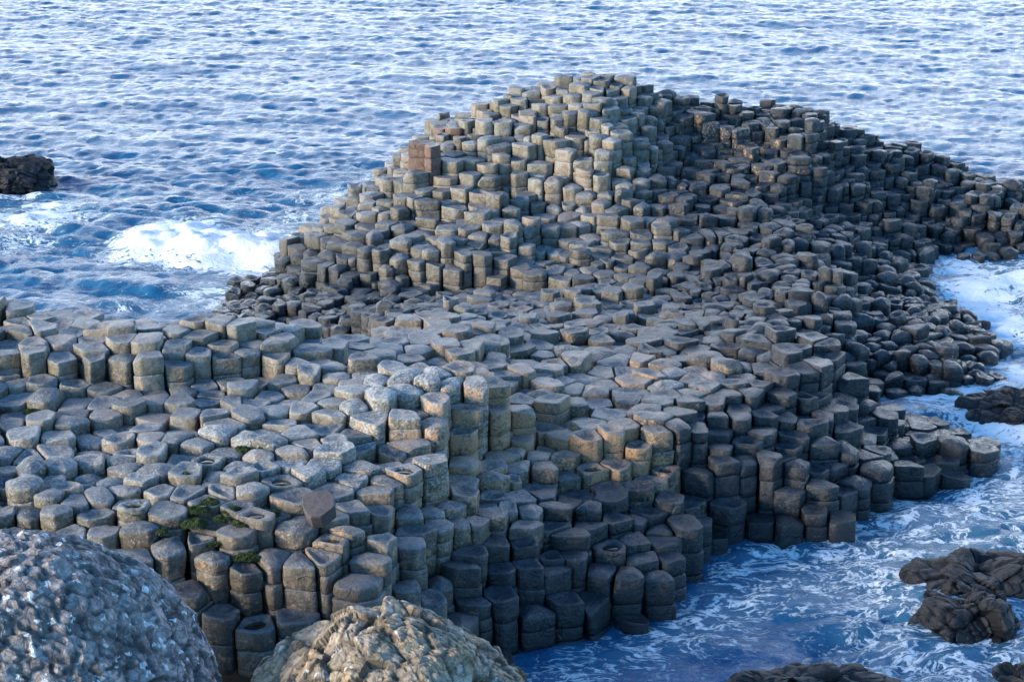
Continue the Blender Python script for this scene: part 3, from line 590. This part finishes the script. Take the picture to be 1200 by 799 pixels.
def rock(name, centre, size, cell, amp, seed, mat, res=5, warp=.25, flat=None, rot=0, cell2=None, pale=.12, power=2.0):
    import bmesh
    bm = bmesh.new(); bmesh.ops.create_icosphere(bm, subdivisions=res, radius=1); bm.verts.ensure_lookup_table()
    N = np.array([v.co[:] for v in bm.verts]); F_ = [tuple(v.index for v in f.verts) for f in bm.faces]; bm.free()
    if power != 2: N = N / (np.sum(np.abs(N)**power, 1)**(1/power))[:,None]
    P = N * np.array(size)
    cr, sr = math.cos(rot), math.sin(rot); P = np.column_stack([P[:,0]*cr - P[:,1]*sr, P[:,0]*sr + P[:,1]*cr, P[:,2]])
    w = np.array([noise.noise_vector(Vector(p/ (max(size)*.55)) + Vector((seed*3.3, 0, 0)))[:] for p in P])
    P = P + w*warp*min(size)
    Nn = P/np.linalg.norm(P, axis=1)[:,None]
    jit = np.array([noise.noise_vector(Vector(p*3.1))[:] for p in P])*cell*.15
    def facets(Q, c_, sd_, tilt, depth):
        """moves every point onto the flat broken face of the block it belongs to"""
        hid, v1, d1, d2 = vor3(Q, c_, sd_); edge = np.clip((d2-d1)/.16, 0, 1)
        vt = v1*c_ - np.sum(v1*c_*Nn, 1)[:,None]*Nn; nn = Nn.copy()
        nn = nn + tilt*np.column_stack([np.sin(hid*91), np.sin(hid*57+1), np.sin(hid*33+2)]); nn /= np.linalg.norm(nn, axis=1)[:,None]
        d = np.sum(-vt*nn, 1)/np.clip(np.sum(Nn*nn, 1), .35, None)
        return hid, edge, np.clip(d, -depth, depth)*.9 + (hid-.5)*depth*.5 - (1-edge)*depth*.3
    hid, edge, da = facets(P + jit, cell, seed, .30, amp)
    hid2, edge2, db = facets(P + jit*.5 + 7.7, cell2 or cell*.4, seed+5, .25, amp*.42)
    P = P + Nn*(da + db)[:,None]
    mark = np.column_stack([.6*hid+.4*hid2, np.clip((1-edge)*1.0 + (1-edge2)*.6, 0, 1), (hid2 > 1-pale)*1.0, hid])
    P = P + np.array(centre)
    return link_mesh(name, P, F_, mat, None, mark, np.array([centre[0], centre[1], centre[2]-size[2]]), smooth=False)
GREY = simple_rock('lichen_grey_rock', (.225,.182,.170), (.420,.360,.335), (.72,.69,.65), .055, crack=6.5)
TAN = simple_rock('tan_rock', (.320,.228,.158), (.480,.375,.280), (.56,.51,.45), -.03, warm=(.40,.265,.150), crack=4.5)
SEAR = simple_rock('wet_sea_rock', (.014,.012,.0125), (.036,.031,.031), (.09,.08,.08), -.05, True)
BLOCK = simple_rock('purple_brown_block', (.085,.068,.068), (.140,.115,.11), (.22,.2,.19), -.03)
p = at(-12, 830, 1.36)
b1 = rock('boulder', p, (2.28,1.6,1.72), .19, .062, 1, GREY, 7, .11, cell2=.065, pale=.12)
tag(b1, 'big rounded grey boulder speckled with white lichen in the bottom left corner', 'boulder')
p = at(455, 855, 1.1)
b2 = rock('boulder', p, (1.36,1.1,1.17), .30, .085, 2, TAN, 7, .15, cell2=.095, pale=.03)
tag(b2, 'tan rough cracked boulder at the bottom edge, right of the grey boulder', 'boulder')
for nm, px, py, h, size, seed, rot, lab in (
    ('sea_rock', 1150, 692, .0, (1.0,.7,.40), 3, .0, 'larger dark brown rock standing in foaming water at the right edge, behind a smaller one'),
    ('sea_rock', 1138, 735, .0, (.62,.5,.38), 4, .3, 'smaller dark brown rock standing in the water in front of a larger one'),
    ('sea_rock', 1195, 484, .05, (.95,.6,.30), 5, .2, 'low black rock in white foam beside the rounded column shelf at right'),
    ('sea_rock', -4, 221, .0, (1.35,.8,.66), 6, .1, 'black wave washed rock in the open sea at the left edge'),
    ('sea_rock', 955, 822, .0, (1.0,.5,.32), 7, 0, 'long dark flat rock cut off by the bottom edge of the view'),
    ('sea_rock', 1200, 812, .0, (.35,.35,.28), 8, 0, 'dark rock tip in the bottom right corner')):
    tag(rock(nm, at(px, py, h), size, .36, .11, seed, SEAR, 6, .34, rot=rot, cell2=.15, pale=.0, power=2.7), lab, 'sea rock', 'dark rocks standing in the sea')


def pool_mat():
    t = NT('rain_water'); t.b.inputs['Base Color'].default_value = (.022,.019,.012,1); t.b.inputs['Roughness'].default_value = .03; t.b.inputs['IOR'].default_value = 1.333
    return t.m
POOL = pool_mat(); POOLS = []
for i in single:
    c = cols[i]
    if c['dish'] < .07: continue
    L = c['loop'] - c['c']; rn = np.linalg.norm(L, axis=1); rin = rn.min(); a_ = np.arctan2(L[:,1], L[:,0])
    L = L/rn[:,None]*rin*.66*(1 + .10*np.sin(2*a_ + i) + .06*np.sin(3*a_ + i*2.1))[:,None]; ce = c['c'] + c['xy'] + rin*.10*np.array([math.sin(i*5.), math.cos(i*3.)]); zt = c['top'] - .032
    n = len(L); V = np.concatenate([np.column_stack([L*(1 if k else .93), np.full(n, -.012*k)]) for k in (0, 1)] + [[[0,0,0]]])
    F_ = [(k, (k+1)%n, n+(k+1)%n, n+k)[::-1] for k in range(n)] + [(k, (k+1)%n, 2*n) for k in range(n)]
    o = link_mesh('rain_pool', V + np.array([ce[0], ce[1], zt]), F_, POOL, None, None, np.array([ce[0], ce[1], zt]))
    tag(o, POOL_LABEL.get(i, 'small pool of rainwater in the hollow top of a column'), 'rain pool', 'rain pools in hollow column tops', 'thing')
# the loose dark block lying tilted on the columns
def loose_block():
    p = on_relief(374, 596, .22); n = 7; V = []
    n = 11; ang = [2*math.pi*k/n + .12*math.sin(k*2.3) for k in range(n)]; rad = [.215 + .018*math.sin(k*1.9+.5) for k in range(n)]
    out_ = []
    for z_, k in ((-.16,.86), (-.12,.97), (0,1.0), (.125,1.0), (.147,.95)):
        out_ += [(math.cos(a)*r*k, math.sin(a)*r*k, z_) for a, r in zip(ang, rad)]
    out_.append((0,0,.152)); F_ = [(q*n+k, q*n+(k+1)%n, (q+1)*n+(k+1)%n, (q+1)*n+k) for q in range(4) for k in range(n)]
    F_ += [(4*n+k, 4*n+(k+1)%n, 5*n) for k in range(n)] + [tuple(range(n-1,-1,-1))]
    from mathutils import Euler
    M = Euler((R(34), R(-16), R(18))).to_matrix()
    V = np.array([(M @ Vector(v))[:] for v in out_])*.88 + p
    o = link_mesh('loose_block', V, F_, BLOCK, None, np.tile([.5,0,0,.5], (len(V),1)), p - np.array([0,0,.15]), smooth=False)
    tag(o, 'dark purple brown loose stone block lying tilted on the pale lichened columns', 'stone block')
loose_block()
# cushions of moss between the columns
def moss():
    t = NT('moss'); g = t.n('ShaderNodeNewGeometry'); n2 = t.noise(g.outputs['Position'], 40, 4)
    t.l(t.mix(t.ramp(n2, .3, .7), (.030,.050,.014), (.095,.13,.040)), t.b.inputs['Base Color']); t.b.inputs['Roughness'].default_value = .9
    V, F_ = [], []; g_ = random.Random(4)
    for px, py, r, n in ((232,600,.20,700),(246,592,.16,500),(228,617,.22,800),(246,640,.12,300),(292,655,.2,800),(272,601,.16,500),(259,612,.13,400),(283,616,.16,500),(320,606,.12,300),(255,640,.1,300),(38,486,.16,500),(285,530,.13,300),(308,528,.1,200),(218,560,.1,200),(158,602,.18,300),(285,655,.2,500),(190,627,.1,200)):
        q = on_relief(px, py, -.06); h = q[2]
        for _ in range(n*3):
            a, rr = g_.uniform(0, 6.283), r*.7*math.sqrt(g_.random()); x, y = q[0]+rr*math.cos(a), q[1]+rr*math.sin(a)
            z = h + .07*(1-(rr/r)**2) + .03*noise.noise(Vector((x*14,y*14,1))) + g_.uniform(-.012,.006); s_ = g_.uniform(.003,.008); b = g_.uniform(0,6.283); o = len(V)
            V += [(x-s_*math.cos(b), y-s_*math.sin(b), z-.01), (x+s_*math.cos(b), y+s_*math.sin(b), z-.01), (x+g_.gauss(0,.008), y+g_.gauss(0,.008), z+s_*1.6)]; F_.append((o,o+1,o+2))
    tag(link_mesh('moss', V, F_, t.m), 'green moss growing in the gaps between the front columns', 'moss', None, 'stuff')
moss()


# ------------------------------------------------------------------ sea
def fft_tile(n, L, wind, lam0, lammin, seed, spread=2, fall=3.6):
    g = np.random.default_rng(seed)
    k = np.fft.fftfreq(n, L/n)*2*np.pi; KX, KY = np.meshgrid(k, k); K = np.hypot(KX, KY); K[0,0] = 1e-6
    kp = 2*np.pi/lam0
    cosf = (KX*wind[0] + KY*wind[1])/K
    Pk = np.exp(-1.0*(kp/K)**2)/K**fall * (np.abs(cosf)**spread + .12) * np.exp(-(K*lammin/6.28)**2)
    Pk[0,0] = 0
    A = np.sqrt(Pk)*(g.normal(size=(n,n)) + 1j*g.normal(size=(n,n)))
    h = np.fft.ifft2(A); s = 1/np.std(h.real)
    h_ = h.real*s
    hk = np.fft.fft2(h_)
    dx = np.fft.ifft2(-1j*KX/K*hk).real; dy = np.fft.ifft2(-1j*KY/K*hk).real
    return h_, dx, dy
def samp(T, x, y, L):
    n = T.shape[0]; u = (x/L % 1)*n; v = (y/L % 1)*n; i = np.floor(u).astype(int); j = np.floor(v).astype(int); fu, fv = u-i, v-j
    i1, j1 = (i+1) % n, (j+1) % n; i %= n; j %= n
    return (T[j,i]*(1-fu)+T[j,i1]*fu)*(1-fv) + (T[j1,i]*(1-fu)+T[j1,i1]*fu)*fv
sx_ = np.concatenate([[-6000,-2500,-1000,-400,-150,-70,-45,-34], np.arange(-26,26.01,.085), [34,45,70,150,400,1000,2500,6000]])
sy_ = np.concatenate([[-3000,-300,-30,0,12], np.arange(18,50,.085), np.arange(50,112,.14), [120,140,180,250,400,800,2000,5000,12000]])
X, Y = np.meshgrid(sx_, sy_); X = X.ravel(); Y = Y.ravel()
fine = (np.abs(X) < 27) & (Y > 17.5) & (Y < 113)
w1 = fft_tile(512, 46., (.25,.97), 1.45, .12, 5, 7); w2 = fft_tile(512, 23., (-.3,.95), .62, .06, 6, 4); w3 = fft_tile(256, 61., (.1,1), 8., .8, 9, 4)
Hh = relief(np.column_stack([X, Y])[fine]); hfield = np.full(len(X), -3.); hfield[fine] = Hh
calm = np.clip((-.1 - hfield)/1.0, .75, 1)
rough_left = 1 + .9*np.exp(-((X+9)/6)**2 - ((Y-42)/9)**2)
a1, a2, a3 = .021, .012, .032
calm = calm*(1 + .8*np.clip((X-1.5)/2, 0, 1)*np.clip((43-Y)/4, 0, 1)); z = (samp(w1[0],X,Y,46.)*a1*rough_left + samp(w2[0],X,Y,23.)*a2 + samp(w3[0],X,Y,61.)*a3*rough_left)*calm
DX = (samp(w1[1],X,Y,46.)*a1*rough_left + samp(w2[1],X,Y,23.)*a2)*calm*.9; DY = (samp(w1[2],X,Y,46.)*a1*rough_left + samp(w2[2],X,Y,23.)*a2)*calm*.9
foam = np.zeros(len(X))
bay = np.clip((X-2.5)/2, 0, 1)*np.clip((44-Y)/4, 0, 1); foam = np.maximum(foam, .46*bay); foam = np.maximum(foam, .22*np.exp(-((X+9)/6)**2 - ((Y-41)/6)**2))
FOAM = [(215,288,78,1.5,1.6),(300,300,45,1.7,1.6),(260,296,60,1.6,1.6),(150,283,35,.9,.9),(40,258,75,1.3,.95),(20,225,40,.8,1.1),(60,245,50,.9,.8),(20,285,60,1.0,.6),(250,350,60,1.2,.7),(150,362,60,.9,.45),(380,225,55,1.3,.6),(350,255,45,1.2,.55),(430,205,30,1.0,.5),
        (300,230,120,2.5,.25),(1150,345,50,1.6,1.25),(1180,380,40,1.4,1.35),(1130,315,40,1.0,1.1),(1190,330,40,1.5,1.1),(1200,440,40,1.3,1.1),(1120,470,60,.8,1.2),(1170,500,50,.9,1.1),(1100,478,40,.5,.8),
        (1180,560,60,1.4,.55),(1150,590,60,1.1,.65),(1110,640,60,1.1,.55),(1060,660,50,.9,.4),(980,640,50,.6,.4),(950,700,70,.9,.45),(880,700,40,.7,.45),(860,740,60,.8,.35),(1000,740,80,1.,.3),(800,770,60,.7,.3),(1060,700,40,.6,.4),(1180,640,30,.6,.4)]
for px, py, rx, ry, a in FOAM:
    p = at(px, py, 0); wx = rx*np.linalg.norm(p-EYE)/F
    foam = np.maximum(foam, a*np.exp(-((X-p[0])/wx)**2 - ((Y-p[1])/ry)**2))
shore = np.exp(-((hfield+.25)/.40)**2); foam = np.maximum(foam, .58*shore*(.4+.6*np.clip((X+2)/6, 0, 1)))
# the breaker rolling in behind the left terrace
pA, pB = at(118, 289, 0)[:2], at(335, 303, 0)[:2]; u = (pB-pA)/np.linalg.norm(pB-pA); nrm = np.array([u[1], -u[0]])
s = (X-pA[0])*u[0] + (Y-pA[1])*u[1]; q = (X-pA[0])*nrm[0] + (Y-pA[1])*nrm[1]; LW = np.linalg.norm(pB-pA)
q = q + .25*np.sin(s*1.7) + .12*np.sin(s*4.1+1)
along = np.clip(s/.8, 0, 1)*np.clip((LW+2.5-s)/1.0, 0, 1)
rid = np.where(q < 0, np.exp(-(q/1.8)**2), np.exp(-(q/.55)**2))*along
lump = np.zeros(len(X)); m = rid > .02
lump[m] = [noise.fractal(Vector((a*1.9, b*1.9, .3)), 1, 2, 5) for a, b in zip(X[m], Y[m])]
lump2 = np.zeros(len(X)); lump2[m] = [noise.fractal(Vector((a*6, b*6, 4.3)), 1, 2, 3) for a, b in zip(X[m], Y[m])]
z += rid*(.36 + .11*lump + .05*lump2); foam = np.maximum(foam, np.clip(rid*2.2, 0, 1.6)*(q < .45))
crest = np.clip((z-calm*a3*samp(w3[0],X,Y,61.)*rough_left)/.09 - 1.0, 0, 1)*.45; foam = np.maximum(foam, crest)
z[~fine] = 0; DX[~fine] = 0; DY[~fine] = 0
V = np.column_stack([X+DX, Y+DY, z]); nx, ny = len(sx_), len(sy_)
me = bpy.data.meshes.new('sea')
r_, c_ = np.meshgrid(np.arange(ny-1), np.arange(nx-1), indexing='ij'); i0 = (r_*nx+c_).ravel()
Q = np.column_stack([i0, i0+1, i0+nx+1, i0+nx]).astype(np.int32)
me.vertices.add(len(V)); me.vertices.foreach_set('co', V.astype(np.float32).ravel()); me.loops.add(Q.size); me.loops.foreach_set('vertex_index', Q.ravel())
me.polygons.add(len(Q)); me.polygons.foreach_set('loop_start', np.arange(0, Q.size, 4, dtype=np.int32)); me.polygons.foreach_set('loop_total', np.full(len(Q), 4, np.int32))
me.polygons.foreach_set('use_smooth', np.ones(len(Q), bool)); me.update(calc_edges=True); me.validate()
fa = me.attributes.new('foam', 'FLOAT', 'POINT'); fa.data.foreach_set('value', foam.astype(np.float32))
def water():
    t = NT('sea_water'); g = t.n('ShaderNodeNewGeometry'); pos = g.outputs['Position']
    at_ = t.n('ShaderNodeAttribute', attribute_name='foam'); f = at_.outputs['Fac']
    mp = t.n('ShaderNodeMapping'); mp.inputs['Scale'].default_value = (.75, 1.15, .3); t.l(pos, mp.inputs[0]); v = mp.outputs[0]
    nz = t.noise(v, 1.3, 5, .6, .6)
    wv = t.n('ShaderNodeTexNoise'); wv.inputs['Scale'].default_value = .9; wv.inputs['Detail'].default_value = 5; t.l(v, wv.inputs['Vector'])
    va = t.n('ShaderNodeVectorMath', operation='MULTIPLY_ADD'); t.l(wv.outputs['Color'], va.inputs[0]); va.inputs[1].default_value = (1.6,1.6,.2); t.l(v, va.inputs[2])
    rid = lambda sc_: t.ramp(t.math('ABSOLUTE', t.math('MULTIPLY_ADD', t.noise(va.outputs[0], sc_, 5, .6), 2, -1)), .0, .34, 1, 0)
    k = t.math('ADD', t.math('MULTIPLY', rid(2.2), .38), t.math('MULTIPLY', rid(7.5), .34)); k = t.math('ADD', k, t.math('MULTIPLY', t.noise(v, 16, 4, .65), .5))
    th = t.math('MULTIPLY_ADD', f, -.64, 1.02)
    fm = t.ramp(k, th, t.math('ADD', th, .24)); fm = t.math('MULTIPLY', fm, t.ramp(f, .02, .15))
    deep = t.mix(t.ramp(nz, .3, .7), (.012,.084,.178), (.022,.132,.255))
    teal = t.mix(t.ramp(f, .15, .7), deep, (.065,.165,.235))
    base = t.mix(fm, teal, (.82,.83,.84))
    t.l(base, t.b.inputs['Base Color']); t.l(t.math('MULTIPLY_ADD', fm, .6, .14), t.b.inputs['Roughness'])
    t.b.inputs['IOR'].default_value = 1.333
    bn = t.bump(t.math('ADD', t.noise(v, 6, 6, .64, .5), t.math('MULTIPLY', fm, .5)), .7, .06)
    t.l(bn, t.b.inputs['Normal'])
    return t.m
me.materials.append(water())
so = bpy.data.objects.new('sea', me); C.objects.link(so); tag(so, 'choppy blue sea with pale sky glints and white foam along the rocks', 'sea', None, 'structure')

# ------------------------------------------------------------------ light
SUN_EL, SUN_AZ = R(16), R(-117)          # azimuth from the view direction (+Y), negative = to the left: left and behind the camera
sd = Vector((math.sin(SUN_AZ)*math.cos(SUN_EL), math.cos(SUN_AZ)*math.cos(SUN_EL), math.sin(SUN_EL)))
sun = bpy.data.lights.new('sun', 'SUN'); sun.energy = 2.7; sun.angle = R(13); sun.color = (1.0,.88,.71)
sob = bpy.data.objects.new('sun', sun); C.objects.link(sob); sob.rotation_euler = sd.to_track_quat('Z', 'Y').to_euler()
w = bpy.data.worlds.new('World'); bpy.context.scene.world = w; w.use_nodes = True; nt = w.node_tree; nt.nodes.clear()
out = nt.nodes.new('ShaderNodeOutputWorld'); bg = nt.nodes.new('ShaderNodeBackground'); sky = nt.nodes.new('ShaderNodeTexSky')
sky.sky_type = 'NISHITA'; sky.sun_disc = False; sky.sun_elevation = SUN_EL; sky.sun_rotation = SUN_AZ; sky.air_density = 1.0; sky.dust_density = .6; sky.ozone_density = 2.2
bg.inputs[1].default_value = .13
tc = nt.nodes.new('ShaderNodeTexCoord'); sz = nt.nodes.new('ShaderNodeSeparateXYZ'); nt.links.new(tc.outputs['Generated'], sz.inputs[0])
def rampn(sock, *v):
    m = nt.nodes.new('ShaderNodeMapRange'); m.interpolation_type = 'SMOOTHSTEP'; nt.links.new(sock, m.inputs[0])
    for k_, q_ in enumerate(v): m.inputs[k_+1].default_value = q_
    return m.outputs[0]
# a bright bank of thin cloud low over the sea ahead, clear blue above and to the sides
cl = nt.nodes.new('ShaderNodeMath'); cl.operation = 'MULTIPLY'; nt.links.new(rampn(sz.outputs[2], .18, .66, .97, 0), cl.inputs[0]); 
vd = nt.nodes.new('ShaderNodeVectorMath'); vd.operation = 'DOT_PRODUCT'; nt.links.new(tc.outputs['Generated'], vd.inputs[0]); vd.inputs[1].default_value = (-.34,.94,0); nt.links.new(rampn(vd.outputs['Value'], -.15, .8, .03, 1), cl.inputs[1])
mx = nt.nodes.new('ShaderNodeMix'); mx.data_type = 'RGBA'; nt.links.new(cl.outputs[0], mx.inputs[0]); tint = nt.nodes.new('ShaderNodeMix'); tint.data_type = 'RGBA'; tint.blend_type = 'MULTIPLY'; tint.inputs[0].default_value = 1
nt.links.new(sky.outputs[0], tint.inputs[6]); tint.inputs[7].default_value = (.47,1.0,1.42,1); nt.links.new(tint.outputs[2], mx.inputs[6]); mx.inputs[7].default_value = (11.9,13.1,14.6,1)
nt.links.new(mx.outputs[2], bg.inputs[0]); nt.links.new(bg.outputs[0], out.inputs[0])

sc = bpy.context.scene
sc.view_settings.view_transform = 'Standard'; sc.view_settings.look = 'None'; sc.view_settings.exposure = 1.1; sc.view_settings.gamma = 1
sc.render.resolution_x, sc.render.resolution_y = 1024, 681
sc.cycles.max_bounces = 5; sc.cycles.diffuse_bounces = 2
